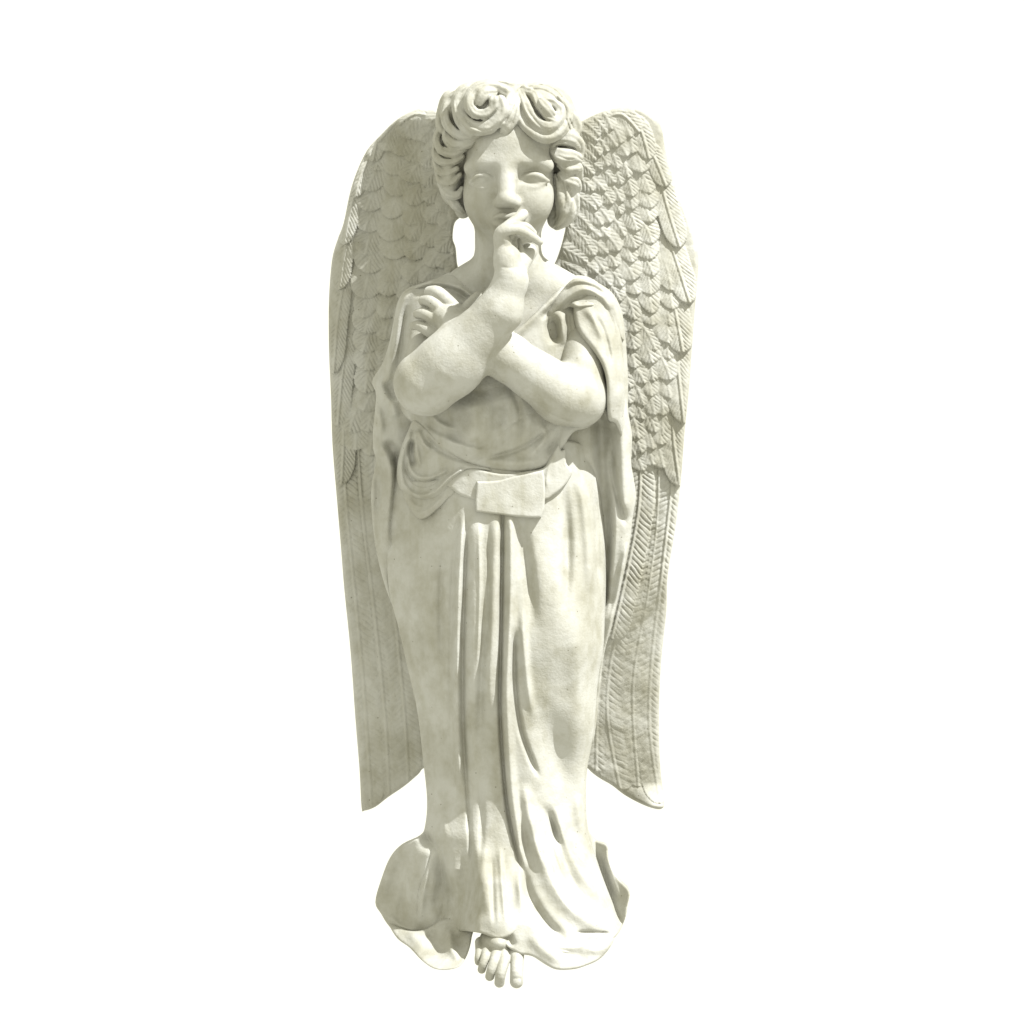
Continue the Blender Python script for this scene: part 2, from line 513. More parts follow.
# ================================================================== BODY (head, neck, torso, arms, hands)
v = Vol((385, 88, 20), (620, 440, 215), 0.8)
# torso and shoulders under the cloth
v.ell((508, 345, 72), (86, 92, 38), 6)
v.cone((440, 314, 68), 24, (578, 310, 70), 22, 12)
# neck
v.cone((508, 205, 92), 33, (508, 272, 84), 33, 8)
v.cone((498, 275, 84), 22, (440, 304, 72), 18, 14)
v.cone((518, 275, 84), 22, (578, 300, 74), 20, 14)
# arms
v.cone((584, 320, 86), 19, (580, 390, 116), 25, 8)
v.cone((579, 401, 118), 27, (560, 397, 130), 27, 8)
v.cone((564, 396, 130), 28, (505, 357, 148), 23, 8)
v.cone((505, 357, 148), 23, (452, 322, 142), 15, 8)
v.cone((426, 318, 78), 15, (428, 378, 126), 23, 10)
v.cone((427, 384, 146), 33, (455, 362, 156), 32, 10)
v.cone((450, 366, 155), 32.5, (500, 313, 174), 21.5, 8)
v.cone((500, 312, 174), 22, (511, 282, 178), 16, 8)
# raised hand
v.cone((512, 284, 178), 16, (508, 262, 178), 13.5, 6)
v.cone((507, 264, 178), 12.5, (502.5, 242, 178), 8.5, 5)
v.tube([(502,246,178,8),(501,237,179,7),(507,230,177,5.6),(516,223,170,5.6),(523,217,160,5.4)], 2.0)
v.tube([(506,246,182,6),(501.5,237,185,6.2),(509,233,187,5.6),(519,233,184,5.2),(530,238.5,178,4.8),(539,244.5,171,3.8)], 1.2)
v.tube([(509,240,176,5),(516,230,178,4.6),(526,230,174,4.4),(533,236,168,3.8)], 1.0)
v.tube([(514,272,176,9),(521,262,174,5),(520.5,250,172,2.8),(519,243,170,2.0)], 2.0)
v.cone((519, 268, 168), 10, (528, 254, 158), 9, 6)
# hand laid on the shoulder
v.cone((460, 326, 140), 15, (444, 318, 134), 13, 6)
v.tube([(456,312,134,8),(448,303,134,7.4),(438,294,133,6.6),(430,293,126,5.6)], 1.4)
v.tube([(450,320,136,8),(441,311,136,7.2),(432,303,134,6.4),(424,302,126,5.4)], 1.2)
v.tube([(446,328,136,8),(436,321,136,7),(425,315,133,6),(418,315,125,5.0)], 1.2)
v.tube([(444,338,136,8),(432,333,135,6.8),(420,327,131,5.4),(414,327,124,4.4)], 1.2)
v.tube([(462,318,134,8),(470,306,130,6),(478,297,128,4.5)], 2)
# head
v.ell((509, 148, 92), (50, 52, 56), 6)
v.ell((509, 190, 107), (45, 55, 37), 10)
v.ell((515, 150, 110), (39, 34, 36), 10)
v.ell((511, 234, 130), (17, 12, 14), 10)
v.ell((490, 203, 117), (20, 20, 16), 16)
v.ell((531, 202, 124), (20, 20, 16), 12)
v.tube([(470,170,130,5),(480,165,135,6),(496,166,139,6)], 14)
v.tube([(519,165,142,6),(536,162,141,6),(548,168,133,5)], 12)
v.ell((483, 180, 148), (14, 9.5, 10), 6, 's')
v.ell((534, 179, 149), (15, 9.5, 11), 5, 's')
v.ell((495, 177, 150), (7, 8, 8), 6, 's')
v.ell((522, 177, 150), (7, 8, 7), 6, 's')
v.ell((484, 181.5, 131), (11.5, 8.5, 9), 3)
v.ell((533, 180, 132.5), (11.5, 8.5, 9.5), 2.5)
v.tube([(470,184.5,132.5,1.5),(477,178.5,138.8,2.1),(486,177.5,140.2,2.1),(496,183.5,138,1.6)], 2.0)
v.tube([(472,186.5,132,1.2),(483,190,138,1.7),(495,186,137.5,1.2)], 3)
v.tube([(519,183,138,1.8),(526,178,140.5,2.7),(537,177.5,140.5,2.8),(548,183,133,1.8)], 2.2)
v.tube([(520,185,138,1.2),(533,189.5,139,1.8),(545,185,134,1.2)], 3.5)
v.cone((507.5, 154, 136), 9, (506.5, 199, 152), 9, 7)
v.ell((506.8, 203, 153.5), (9, 7, 8.5), 4)
v.ell((498.3, 205.5, 148), (5.2, 5, 6), 6)
v.ell((515.8, 205.5, 148), (5.2, 5, 6), 6)
v.ell((508, 221, 138), (18, 11, 12), 7)
v.tube([(493,221,144,1.8),(502,218,150,3.2),(508,219,151,3),(515,218,150,3.2),(524,221,144,1.8)], 2)
v.tube([(496,226,145,2.4),(508,228,149.5,4),(521,226,145,2.4)], 2)
v.tube([(492,222.5,147,0.9),(508,223,153.5,1.1),(525,222,147,0.9)], 1.0, mode='s')
v.displace(lambda X, Y: strokes(X, Y, np.zeros(X.shape, np.float32), [('g', -0.5, 1.4, [(497,268),(508,271),(522,270)], 0.3), ('g', -0.8, 1.5, [(426,402),(436,408),(446,404)], 0.3), ('g', -0.9, 1.3, [(545,412),(562,420),(578,424)], 0.3)]), (385, 245, 20), (620, 440, 215), 60)
v.displace(lambda X, Y: 0.3*vnoise(X, Y, 26) + 0.06*vnoise(X, Y, 4), (385, 245, 20), (620, 440, 215), 60)
P, Q = v.mesh()
link_mesh('body', P, Q)
del v

# ================================================================== HAIR
v = Vol((428, 72, 30), (588, 234, 172), 0.75)
v.ell((508, 134, 84), (63, 51, 58), 4)
v.ell((482, 110, 118), (31, 25, 29), 8)
v.ell((545, 113, 118), (26, 27, 29), 8)
v.cone((561,172,92),9,(564,214,88),9,8)
v.cone((452,130,94),11,(452,170,92),9,8)
v.ell((450, 165, 84), (14, 40, 34), 8)
v.ell((566, 170, 84), (12, 42, 34), 8)
v.ell((509, 205, 140), (41, 62, 70), 2, 's')   # keep the face clear
v.ell((509, 178, 150), (40, 40, 40), 2, 's')
def lock(pts, k=1.0, f=1.12, fwd=0):
    P = [(a, b, c+fwd, r*f) for a, b, c, r in pts]
    v.tube(P, max(k, 1.6) if f > 1 else k, 5, strand=0.07*max(p[3] for p in P), ns=5)
v.ell((452,112,98),(14,22,20),4)
v.ell((565,150,108),(13,16,14),5)
v.cone((557,182,88),10,(557,220,86),10,6)
v.cone((455,188,86),10,(463,211,84),8,6)
# big curl, upper left
lock([(520,95,112,5),(508,89,112,6),(492,87,112,6),(476,91,116,6.5),(464,95,120,6.5),(458,106,124,6),(462,120,132,6),(474,130,138,6.5),(488,130,142,6.5),(498,122,144,6),(502,112,144,5.5),(500,104,144,5)], 1.0, 1.12, 7)
lock([(508,96,126,6),(496,90,130,6),(482,90,132,6),(472,98,136,5.5),(470,108,140,5),(476,116,143,5),(486,117,145,5),(493,111,146,4.5),(494,104,147,4.5)], 1.0, 1.12, 7)
lock([(492,96,136,5),(484,98,141,6),(480,104,142,5.2)], 2, 1.12, 7)
lock([(518,98,124,5),(513,108,134,7),(512,121,138,7),(505,132,137,6)], 2, 1.12, 7)
lock([(514,94,118,7),(509,106,132,7),(507,120,138,6)], 2, 1.12, 7)
# big curl, upper right: nested arcs
lock([(519,97,124,4.5),(519,112,132,5),(523,124,138,5),(533,134,142,5.5),(545,139,143,6.5),(557,135,140,6.5),(564,126,136,6),(566,114,132,5.5),(560,104,132,5)], 1.0, 1.12, 7)
lock([(521,96,126,4),(526,108,136,5),(532,120,142,5),(541,128,146,5),(550,130,147,5),(558,123,144,5),(560,113,141,4.5),(554,106,141,4),(547,104,141,3.5)], 1.0, 1.12, 7)
lock([(525,93,124,5),(534,98,133,5),(538,108,141,4.2),(545,118,147,3.6),(552,122,148,3)], 1.0, 1.12, 7)
lock([(542,106,144,4.2),(547,112,148,4.6),(551,117,148,3.8)], 1.5, 1.12, 7)
lock([(521,93,114,6),(534,92,114,6),(548,96,116,6.5),(560,102,118,6.5),(567,113,118,5.5)], 1.0, 1.12, 7)
lock([(522,92,100,6),(540,93,98,8),(558,99,96,9),(568,116,96,8)], 3, 1.12, 7)
# right side
lock([(564,112,114,5),(572,120,114,6),(576,131,114,5.5),(571,138,118,4)])
lock([(561,122,120,4),(568,128,121,4),(572,138,120,4)])
lock([(550,148,126,4),(558,142,128,6),(569,141,124,8),(577,147,114,7),(577,156,110,6)],1.5)
lock([(552,152,127,4),(559,157,128,7),(569,158,122,7.5),(576,160,112,6)],1.5)
lock([(560,166,122,3),(567,169,120,6),(575,169,112,6.5),(578,176,104,5)],1.5)
lock([(560,176,118,3),(566,181,116,5.5),(574,184,108,6),(577,190,100,4)],1.5)
lock([(557,178,112,3),(562,195,110,7),(566,210,104,9),(563,220,98,7),(557,226,92,4)],3)
lock([(572,188,104,4),(575,200,100,4.5),(574,214,94,4),(566,224,90,3)])
# left side: stacked crescents
lock([(462,94,112,5),(452,100,108,5.5),(446,110,110,5.5),(447,124,118,5.5),(455,134,126,6),(467,138,130,6),(478,136,134,5)], 0.6, 0.86, 3)
lock([(466,98,122,4),(459,108,122,5),(457,119,128,5),(463,130,134,5),(472,136,138,4.5)], 0.6, 0.86, 3)
lock([(452,104,100,6),(443,112,98,6),(441,124,102,6),(444,132,108,5)], 0.6, 0.86, 3)
lock([(448,128,106,5),(448,140,116,6.5),(456,147,124,6.5),(468,146,128,5.5),(476,141,128,4)], 0.6, 0.86, 3)
lock([(440,132,100,4.5),(437,142,106,5),(442,151,114,5.5),(453,155,120,5.5),(464,151,122,4)], 0.6, 0.86, 3)
lock([(436,146,100,3.5),(436,156,106,4.5),(443,163,112,5),(454,163,116,4.5),(462,158,118,3.5)], 0.6, 0.86, 3)
lock([(436,162,102,3.5),(439,171,106,4.5),(447,175,110,4.5),(457,170,114,3.5)], 0.6, 0.86, 3)
lock([(438,172,98,4),(442,182,104,5),(451,184,108,4.5),(460,176,110,3)], 0.6, 0.86, 3)
lock([(442,184,96,5),(448,194,100,6),(457,196,104,5),(462,190,104,3)], 0.6, 0.86, 3)
lock([(450,196,94,6),(456,206,96,6),(462,212,92,4)], 0.6, 0.86, 3)
def strands(X, Y):
    Z = np.zeros(X.shape, np.float32)
    rs = np.random.RandomState(5)
    sets = [[(519,86),(500,80),(476,84),(458,100)], [(519,90),(498,85),(476,90),(462,106)], [(516,102),(508,120),(500,128)], [(519,100),(513,122),(506,131)],
            [(462,112),(470,127),(486,134),(500,126)], [(466,104),(474,119),(488,121),(497,112)], [(522,92),(540,87),(558,96),(566,112)], [(524,95),(538,92),(552,98),(562,110)],
            [(520,104),(524,120),(540,136),(556,137)], [(523,102),(530,118),(544,132),(558,130)], [(530,98),(536,112),(546,126)], [(552,150),(564,148),(577,152)], [(554,145),(566,144),(577,148)],
            [(554,157),(566,161),(577,161)], [(446,106),(444,122),(450,136)], [(452,104),(452,120),(462,136)], [(456,100),(458,122),(468,134)], [(440,140),(446,152),(460,152)], [(446,140),(452,150),(468,148)],
            [(560,178),(565,198),(562,216)], [(564,180),(571,200),(568,214)], [(568,120),(574,134)], [(565,120),(570,134)]]
    Z = strokes(X, Y, Z, [('g', -1.3, 1.2, s, 0.25) for s in sets])
    return Z + 0.4*vnoise(X, Y, 6) + 0.15*vnoise(X+9, Y, 2.6)
v.displace(strands, (428, 72, 30), (588, 234, 172), 95)
P, Q = v.mesh()
link_mesh('hair', P, Q)
del v

# ================================================================== ROBE : skirt
SK = [(395,470),(389,500),(386,540),(389,590),(399,630),(408,670),(417,710),(423,760),(427,800),(425,826),(420,836),(402,845),(390,858),(381,880),(375,903),
      (381,915),(388,926),(397,934),(412,937),(428,934),(440,929),(456,930),(468,929),(482,930),(497,935),(510,932),(520,925),(528,928),(540,938),(556,948),(574,950),(592,946),(610,938),(619,930),(625,917),(627,905),(629,890),
      (619,879),(612,866),(608,853),(607,845),(597,841),(590,834),(587,822),(586,800),(587,770),(594,730),(598,680),(604,640),(606,560),(602,500),(596,455),(560,440),(440,440)]
def tube_base(X, Y, tl, tr, tb, c=64):
    xl = tab(Y, tl); xr = tab(Y, tr); xc = (xl+xr)/2; a = (xr-xl)/2
    q = np.clip(1 - ((X-xc)/a)**2, 0, 1)
    pl = tab(Y, [(430,0.6),(480,0.85),(560,1.15),(800,1.0),(850,0.5),(920,0.45)])
    p = np.where(X < xc, pl, tab(Y, [(430,0.5),(700,0.48),(830,0.5),(870,0.4),(940,0.4)]))
    return c + tab(Y, tb) * q**p
SL = [(430,395),(470,392),(500,388),(540,385),(590,388),(630,398),(670,407),(710,416),(760,422),(800,426),(830,425),(850,434),(870,441),(890,441),(910,434),(930,418),(960,405)]
SR = [(430,600),(455,598),(500,603),(560,607),(640,605),(680,599),(730,595),(770,589),(830,588),(846,592),(866,599),(891,609),(915,620),(935,630),(960,634)]
SB = [(430,54),(480,64),(520,66),(580,67),(640,67),(700,61),(760,51),(805,46),(840,50),(870,64),(905,82),(935,98),(965,110)]
skirt_strokes = [
    ('g', 3, 18, [(425,540),(418,600),(430,690)], 0.45),
    ('g', -3, 8, [(448,520),(442,600),(448,700)], 0.4),
    # narrow double pleat left of the centre panel
    ('g', 8.5, 4.0, [(464,505),(460,560),(457,640),(457,720),(460,800)], 0.15),
    ('g', -4, 2.2, [(468,510),(465,580),(463,660),(464,740),(468,800),(471,850),(471,885)], 0.1),
    ('g', -2.5, 2.4, [(459,505),(453,580),(451,660),(452,760)], 0.3),
    ('g', 2.5, 5, [(408,560),(417,640),(428,720)], 0.4), ('g', -2.5, 3, [(446,520),(441,600),(444,690)], 0.4),
    ('g', 2.2, 3, [(436,750),(440,800),(450,850)], 0.4), ('g', -3, 3, [(480,770),(482,830),(478,880)], 0.4),
    ('g', 2.5, 2, [(479,515),(480,600),(477,680)], 0.3), ('g', -2.5, 1.8, [(489,515),(489,600),(486,660)], 0.3),
    ('g', 3.5, 3, [(548,810),(558,855),(578,895),(600,915)], 0.3), ('g', -3, 2.4, [(543,835),(556,880),(580,915)], 0.3),
    ('g', 3, 2.6, [(499,840),(502,880),(506,925)], 0.3), ('g', -3, 2.6, [(492,850),(493,890),(495,928)], 0.3),
    # centre panel
    ('g', 5, 8, [(476,505),(476,570),(474,640),(472,700),(471,755)], 0.15),
    ('g', 6, 6.5, [(496,505),(495,560),(493,620),(490,670),(489,722)], 0.15),
    ('g', -3.5, 4, [(484,570),(484,640),(481,700),(480,770)], 0.4),
    ('g', -8, 2.0, [(502.5,500),(502,560),(501,640),(500,700),(503,760),(508,810),(517,850),(526,876)], 0.08),
    ('g', 7, 4.5, [(510,500),(511,560),(510,620),(507,680),(508,730),(512,790),(519,840),(521,880),(520,915)], 0.08),
    ('g', -6, 2.6, [(514,622),(515,680),(520,725),(531,758),(541,780)], 0.15),
    ('g', 5, 3.8, [(522,600),(524,650),(529,695),(535,724)], 0.3),
    ('g', -10, 6.5, [(518,500),(524,545),(530,590),(534,640)], 0.48),
    # thigh and knee of the advanced leg
    ('g', 12, 26, [(552,530),(561,610),(560,700)], 0.5),
    ('g', 6, 12, [(577,600),(580,680),(580,760)], 0.3),
    ('g', -11, 15, [(536,680),(556,750),(568,825)], 0.48),
    ('g', -8, 5.5, [(561,470),(566,520),(567,570),(563,630)], 0.45),
    ('g', 5, 5, [(574,470),(583,500),(588,550),(590,600)], 0.25),
    ('g', -5, 3, [(590,470),(597,520),(598,600)], 0.3),
    # lower folds running into the train
    ('g', 6, 7, [(480,830),(482,870),(486,915)], 0.3),
    ('g', 9, 16, [(493,860),(494,935)], 0.3),
    ('g', -9, 5, [(516,845),(522,872),(532,898),(549,922),(568,938)], 0.2),
    ('g', 10, 10, [(530,800),(541,850),(560,890),(590,918),(612,928)], 0.15),
    ('g', 7, 6, [(524,780),(530,820),(538,850),(548,872)], 0.25),
    ('g', -5, 6, [(560,860),(577,893),(598,915)], 0.4),
    ('g', 7, 7, [(556,800),(562,830),(580,868),(606,900),(622,910)], 0.2),
    ('g', -4, 4, [(548,800),(556,835),(566,850)], 0.3),
    ('v', -5, 1.3, [(574,929),(590,929),(612,931)], 0.2),
    ('g', 4, 5, [(577,790),(580,820),(588,850)], 0.3),
    ('g', -9, 8, [(463,835),(466,880),(462,928)], 0.45),
    ('g', -6, 3, [(540,800),(553,826),(556,850)], 0.5),
]
def skirt_front(X, Y, dist):
    col = tube_base(X, Y, SL, SR, SB)
    col = strokes(X, Y, col, skirt_strokes)
    col = col - 0.75*np.maximum(Y-868, 0)*sstep(482, 450, X)
    out = np.maximum(tab(Y, SL) - X, 0) + np.maximum(X - tab(Y, SR), 0)
    col = col - 2.0*out
    # the train swept out behind the column to both sides
    tl = 56 + 0.50*(X-375) - 0.14*(Y-860) - 0.05*np.maximum(X-430, 0)**2 - 30*sstep(856, 826, Y)*sstep(414, 434, X)
    tl = strokes(X, Y, tl, [('g', 2, 6, [(420,845),(413,870),(403,900),(392,918)], 0.45), ('g', -4, 6, [(406,852),(393,885),(388,905)], 0.3), ('v', -2.5, 1.1, [(434,842),(426,870),(419,890),(417,925)], 0.2),
                             ('g', -5, 6, [(436,850),(441,880),(432,918)], 0.3), ('g', 4, 4, [(430,848),(424,885),(418,930)], 0.35), ('g', -3.5, 4, [(416,850),(405,885),(398,925)], 0.35), ('g', 4, 3, [(385,912),(400,926),(420,932)], 0.3)])
    tr = 56 + 1.15*(X-592) + 0.1*(Y-860)
    tr = strokes(X, Y, tr, [('g', -5, 4, [(597,846),(606,875),(618,905)], 0.3), ('g', 3, 2.5, [(603,848),(613,880),(623,905)], 0.3)])
    t = np.where(X < 500, tl, tr)
    on = sstep(775, 828, Y)
    t = t*on + 20*(1-on)
    k = 7.0
    h = np.maximum(k - np.abs(col-t), 0)/k
    Z = np.maximum(col, t) + h*h*k/4
    Z += 0.15*vnoise(X, Y, 7) + 0.8*vnoise(X, Y, 31)
    return Z - roundoff(dist, 2.5, 3)
def skirt_back(X, Y, dist):
    xl = tab(Y, SL); xr = tab(Y, SR); xc = (xl+xr)/2; a = (xr-xl)/2
    q = np.clip(1 - ((X-xc)/a)**2, 0, 1)
    return 40 - 0.5*tab(Y, SB)*np.sqrt(q) + 0*dist
relief('skirt', SK, skirt_front, skirt_back, step=0.8)

# lining of the train lying on the plinthless base
UL = [(386,918),(390,928),(398,939),(410,947),(422,958),(434,965),(447,966),(459,963),(466,955),(470,945),(472,935),(474,922),(458,918),(443,918),(428,928),(412,931),(397,926)]
def ul_front(X, Y, dist):
    Z = tab(X, [(384,57),(410,72),(440,92),(474,114)]) + 1.0*(Y-930) + 0.03*np.maximum(Y-938, 0)**2
    Z = strokes(X, Y, Z, [('g', -9, 8, [(428,925),(437,945),(446,958)], 0.3), ('g', 6, 4, [(449,925),(451,945),(460,958)], 0.2), ('g', -5, 5, [(461,928),(462,950)], 0.3), ('g', 4, 6, [(408,930),(425,950)], 0.3)])
    return Z - roundoff(dist, 3, 3)
relief('lining', UL, ul_front, lambda X, Y, d: tab(X, [(384,45),(410,60),(440,80),(474,102)]) + 0.9*(Y-930) + 0.025*np.maximum(Y-938, 0)**2, step=0.8)
UR = [(499,927),(500,934),(504,940),(512,946),(520,950),(532,952),(545,960),(556,965),(572,965),(584,962),(598,956),(608,946),(613,936),(608,930),(590,938),(573,942),(557,940),(542,930),(530,920),(518,919),(508,925)]
def ur_front(X, Y, dist):
    Z = 163 - 0.0042*(X-537)**2 + 0.35*(Y-936)
    Z = strokes(X, Y, Z, [('g', 5, 7, [(528,925),(543,945),(566,957)], 0.3), ('g', -5, 4, [(507,930),(514,944)], 0.3), ('g', -4, 6, [(552,942),(566,950),(590,952)], 0.3), ('g', 3, 4, [(584,946),(600,946),(610,938)], 0.3)])
    return Z - roundoff(dist, 3, 3)
relief('lining', UR, ur_front, lambda X, Y, d: 150 - 0.0042*(X-537)**2 + 0.35*(Y-936), step=0.8)
# ================================================================== FOOT
v = Vol((462, 925, 60), (545, 994, 215), 0.6)
v.ell((499, 940, 112), (20, 17, 50), 5)
v.cone((503,940,112), 14, (500, 948, 128), 9, 10)
v.tube([(516,944,142,9),(517,955,162,6.8),(516.5,968,172,6.4),(516.5,977,170,6.6)], 3)
v.tube([(506,944,140,7),(504,957,165,5.6),(500.8,969,173,5.2),(499.5,978,169,5.0)], 2)
v.tube([(497,942,138,7),(495.5,954,162,5.3),(491.8,965,169,4.8),(490,972,166,4.6)], 2)
v.tube([(488,941,134,6.5),(486.5,951,156,4.9),(483.5,960,162,4.4),(482,965.5,159,4.1)], 2)
v.tube([(481,940,130,6),(479.8,948,148,4.2),(478.4,955,153,3.6),(478.6,958.5,151,3.4)], 2)
# toe nails, each a raised plate with a groove behind it
for (x, y, d, rx, ry) in [(516.5, 977, 178.0, 4.4, 5), (499.5, 978, 174.0, 3.0, 3.2), (490, 972.5, 170.4, 2.8, 3), (482, 966, 163, 2.4, 2.6), (478.6, 959, 154.3, 1.9, 2)]:
    v.ell((x, y, d-1.4), (rx, ry, 2.2), 0.3)
P, Q = v.mesh()
link_mesh('foot', P, Q)
del v

# ================================================================== TUNIC
TU = [(392,330),(398,305),(410,290),(430,281),(452,275),(463,282),(472,292),(484,303),(500,312),(512,330),(516,330),(530,318),(548,300),(563,285),(574,276),(590,278),(604,290),(612,320),(608,380),(600,415),(588,428),(574,432),
      (565,444),(556,458),(545,467),(525,472),(508,472),(488,469),(470,464),(452,455),(436,445),(424,434),(414,424),(402,412),(393,390),(390,355)]
def torso(X, Y):
    xc, a = 503, 110
    q = np.clip(1 - ((X-xc)/a)**2, 0, 1)
    return 66 + tab(Y, [(270,22),(285,36),(310,46),(350,54),(400,60),(440,63),(480,62),(520,62)]) * np.sqrt(q)
tunic_strokes = [
    ('g', 3.5, 3, [(422,424),(448,440),(478,450),(500,450)], 0.3), ('g', -3.5, 2.5, [(470,461),(500,456),(530,444),(558,422)], 0.3),
    ('g', 3.5, 3, [(538,420),(545,438),(528,458)], 0.3), ('g', 3, 3, [(430,412),(440,424),(462,432)], 0.3), ('g', -3, 3, [(505,380),(520,410),(518,440)], 0.4),
    ('g', 9, 34, [(480,390),(490,430),(500,445)], 0.3),
    ('g', 4, 5, [(432,428),(445,440),(470,452),(500,462),(530,462),(552,450)], 0.2),
    ('g', -4, 4, [(425,420),(437,432),(452,444)], 0.3),
    ('g', 6, 9, [(468,385),(473,420),(466,452)], 0.35),
    ('g', -7, 8, [(488,385),(498,415),(490,448)], 0.4),
    ('g', -5, 7, [(448,405),(452,428),(460,446)], 0.4), ('g', 3, 6, [(520,400),(528,425),(515,455)], 0.4),
    ('g', -3, 5, [(556,432),(548,450),(530,462)], 0.3),
    ('g', -3, 3, [(560,425),(556,442),(545,456)], 0.3),
    # folds over the shoulder on the left
    ('g', 4, 3, [(475,300),(462,290),(445,284),(425,284),(408,294),(400,312)], 0.1),
    ('g', -3.5, 2.5, [(470,302),(455,292),(440,289),(424,290),(410,299),(404,316)], 0.1),
    ('g', 3.5, 2.6, [(465,305),(448,297),(430,295),(414,302),(407,318),(404,345)], 0.1),
    ('g', -3, 2.4, [(458,308),(444,302),(430,300),(417,307),(411,324),(409,350)], 0.1),
    ('g', 3, 2.4, [(482,308),(470,296),(456,284)], 0.2),
    # band crossing from the shoulder on the right down under the wrist
    ('g', 5, 6, [(566,286),(548,303),(528,322),(510,340)], 0.1),
    ('g', -4, 3, [(572,292),(555,306),(540,321)], 0.2),
    ('g', 3, 4, [(580,292),(564,306),(550,318)], 0.2),
    ('g', -14, 5.5, [(551,316),(553,330),(557,346)], 0.4),
    ('g', 8, 6, [(561,306),(562,326),(563,348)], 0.35), ('g', -3, 3, [(567,310),(568,326),(567,344)], 0.3), ('g', 7, 6, [(572,306),(574,322),(576,340)], 0.4),
]
relief('tunic', TU, lambda X, Y, d: strokes(X, Y, torso(X, Y) + 0.3*vnoise(X, Y, 8), tunic_strokes) - roundoff(d, 3.5, 5) , lambda X, Y, d: 62 - 24*np.sqrt(np.clip(1-((X-503)/112)**2, 0, 1)), step=0.8)

# overfold of the blouse at the waist, hanging in nested loops
OV = [(414,420),(408,432),(402,446),(398,462),(397,478),(400,488),(407,494),(417,499),(428,500),(438,497),(448,488),(456,478),(464,472),(475,470),(492,471),(484,466),(468,460),(450,450),(436,438),(424,426)]
def ov_front(X, Y, dist):
    Z = torso(X, Y) + 2
    Z = strokes(X, Y, Z, [
        ('g', 5.5, 2.6, [(412,428),(404,448),(401,470),(406,487),(420,496),(436,491),(450,478),(466,468)], 0.05),
        ('g', -5, 2.4, [(413,436),(408,456),(408,472),(416,482),(428,484),(444,474)], 0.15),
        ('g', 5, 2.4, [(412,432),(408,450),(410,468),(419,477),(434,477),(450,468)], 0.1),
        ('g', -9, 4, [(413,438),(412,455),(415,468)], 0.2),
        ('g', 5, 2.4, [(416,430),(416,446),(419,460),(420,468)], 0.15),
        ('g', 5, 2.8, [(418,428),(423,442),(432,452)], 0.2),
        ('g', -4, 3, [(424,436),(440,450),(462,460),(490,468)], 0.15)])
    return Z - roundoff(dist, 3.5, 4)
relief('overfold', OV, ov_front, lambda X, Y, d: torso(X, Y) - 18, step=0.7)
# second, lower lip of the overfold
O2 = [(403,494),(408,505),(414,514),(420,519),(428,517),(438,509),(448,499),(456,491),(450,478),(430,480),(410,482)]
relief('overfold', O2, lambda X, Y, d: strokes(X, Y, torso(X, Y) + 0.5 + 0*X, [('g', 2, 2, [(408,498),(416,506),(424,508)], 0.2), ('g', 1.8, 2, [(412,506),(420,513),(434,506),(446,494)], 0.2)]) - roundoff(d, 3, 3.5), lambda X, Y, d: torso(X, Y) - 16, step=0.7)

# ================================================================== BELT AND BUCKLE
BE = [(445,483),(452,476),(462,471),(476,469),(500,474),(524,472),(543,468),(551,456),(558,445),(561,451),(565,450),(566,463),(572,472),(568,481),(560,490),(552,496),(545,500),(520,504),(490,503),(475,500),(462,496),(453,490)]
relief('belt', BE, lambda X, Y, d: strokes(X, Y, torso(X, Y) + 3.5 + 0.2*vnoise(X, Y, 6), [('g', 1.5, 2, [(556,452),(548,470),(546,490)], 0.2)]) - roundoff(d, 2.5, 2.5), lambda X, Y, d: torso(X, Y) - 14, step=0.7)
BK = [(477,481.5),(488,481.6),(500,480.5),(512,477),(524,474.5),(535,472),(543,470.2),(544.5,480),(545,495),(544,510),(541,517.5),(530,517.6),(515,516.5),(500,514.5),(486,513),(476,511.5),(475.5,500)]
relief('buckle', BK, lambda X, Y, d: 135 - 0.0009*(X-510)**2 + 0.08*(Y-500) + 0.25*vnoise(X, Y, 9) - roundoff(d, 2.2, 2.2), lambda X, Y, d: 108 + 0*X, step=0.6, smooth=False)

# ================================================================== CLOAK hanging from both shoulders
CL = [(452,275),(436,280),(420,284),(406,290),(398,302),(394,320),(390,340),(384,360),(377,372),(372,382),(376,394),(375,410),(373,430),(373,448),(376,462),(372,480),(371,500),(373,530),(378,560),(386,590),(396,615),(404,640),(420,660),(430,600),(430,400),(440,330)]
cl_strokes = [
    ('g', 5, 4, [(420,288),(407,296),(400,315),(396,340),(391,362),(386,390)], 0.1),
    ('g', -4, 3, [(408,304),(404,325),(401,350),(398,380)], 0.2),
    ('g', 6, 5, [(378,378),(386,395),(392,405),(396,420)], 0.15),
    ('g', -7, 6, [(386,378),(392,392),(398,402)], 0.3),
    ('g', 5, 4, [(377,405),(381,425),(380,436)], 0.3),
    ('g', 6, 5, [(375,440),(384,452),(390,468),(391,490),(389,520),(386,555)], 0.1),
    ('g', -6, 5, [(385,438),(393,450),(398,470)], 0.3),
    ('g', -5, 4, [(377,468),(378,490),(376,520)], 0.3),
    ('g', -6, 3.5, [(398,440),(397,480),(393,510),(391,545)], 0.2),
    ('g', 3, 3, [(383,480),(382,520),(384,560)], 0.3),
    ('g', -4, 3, [(388,560),(394,600),(402,630)], 0.3),
]
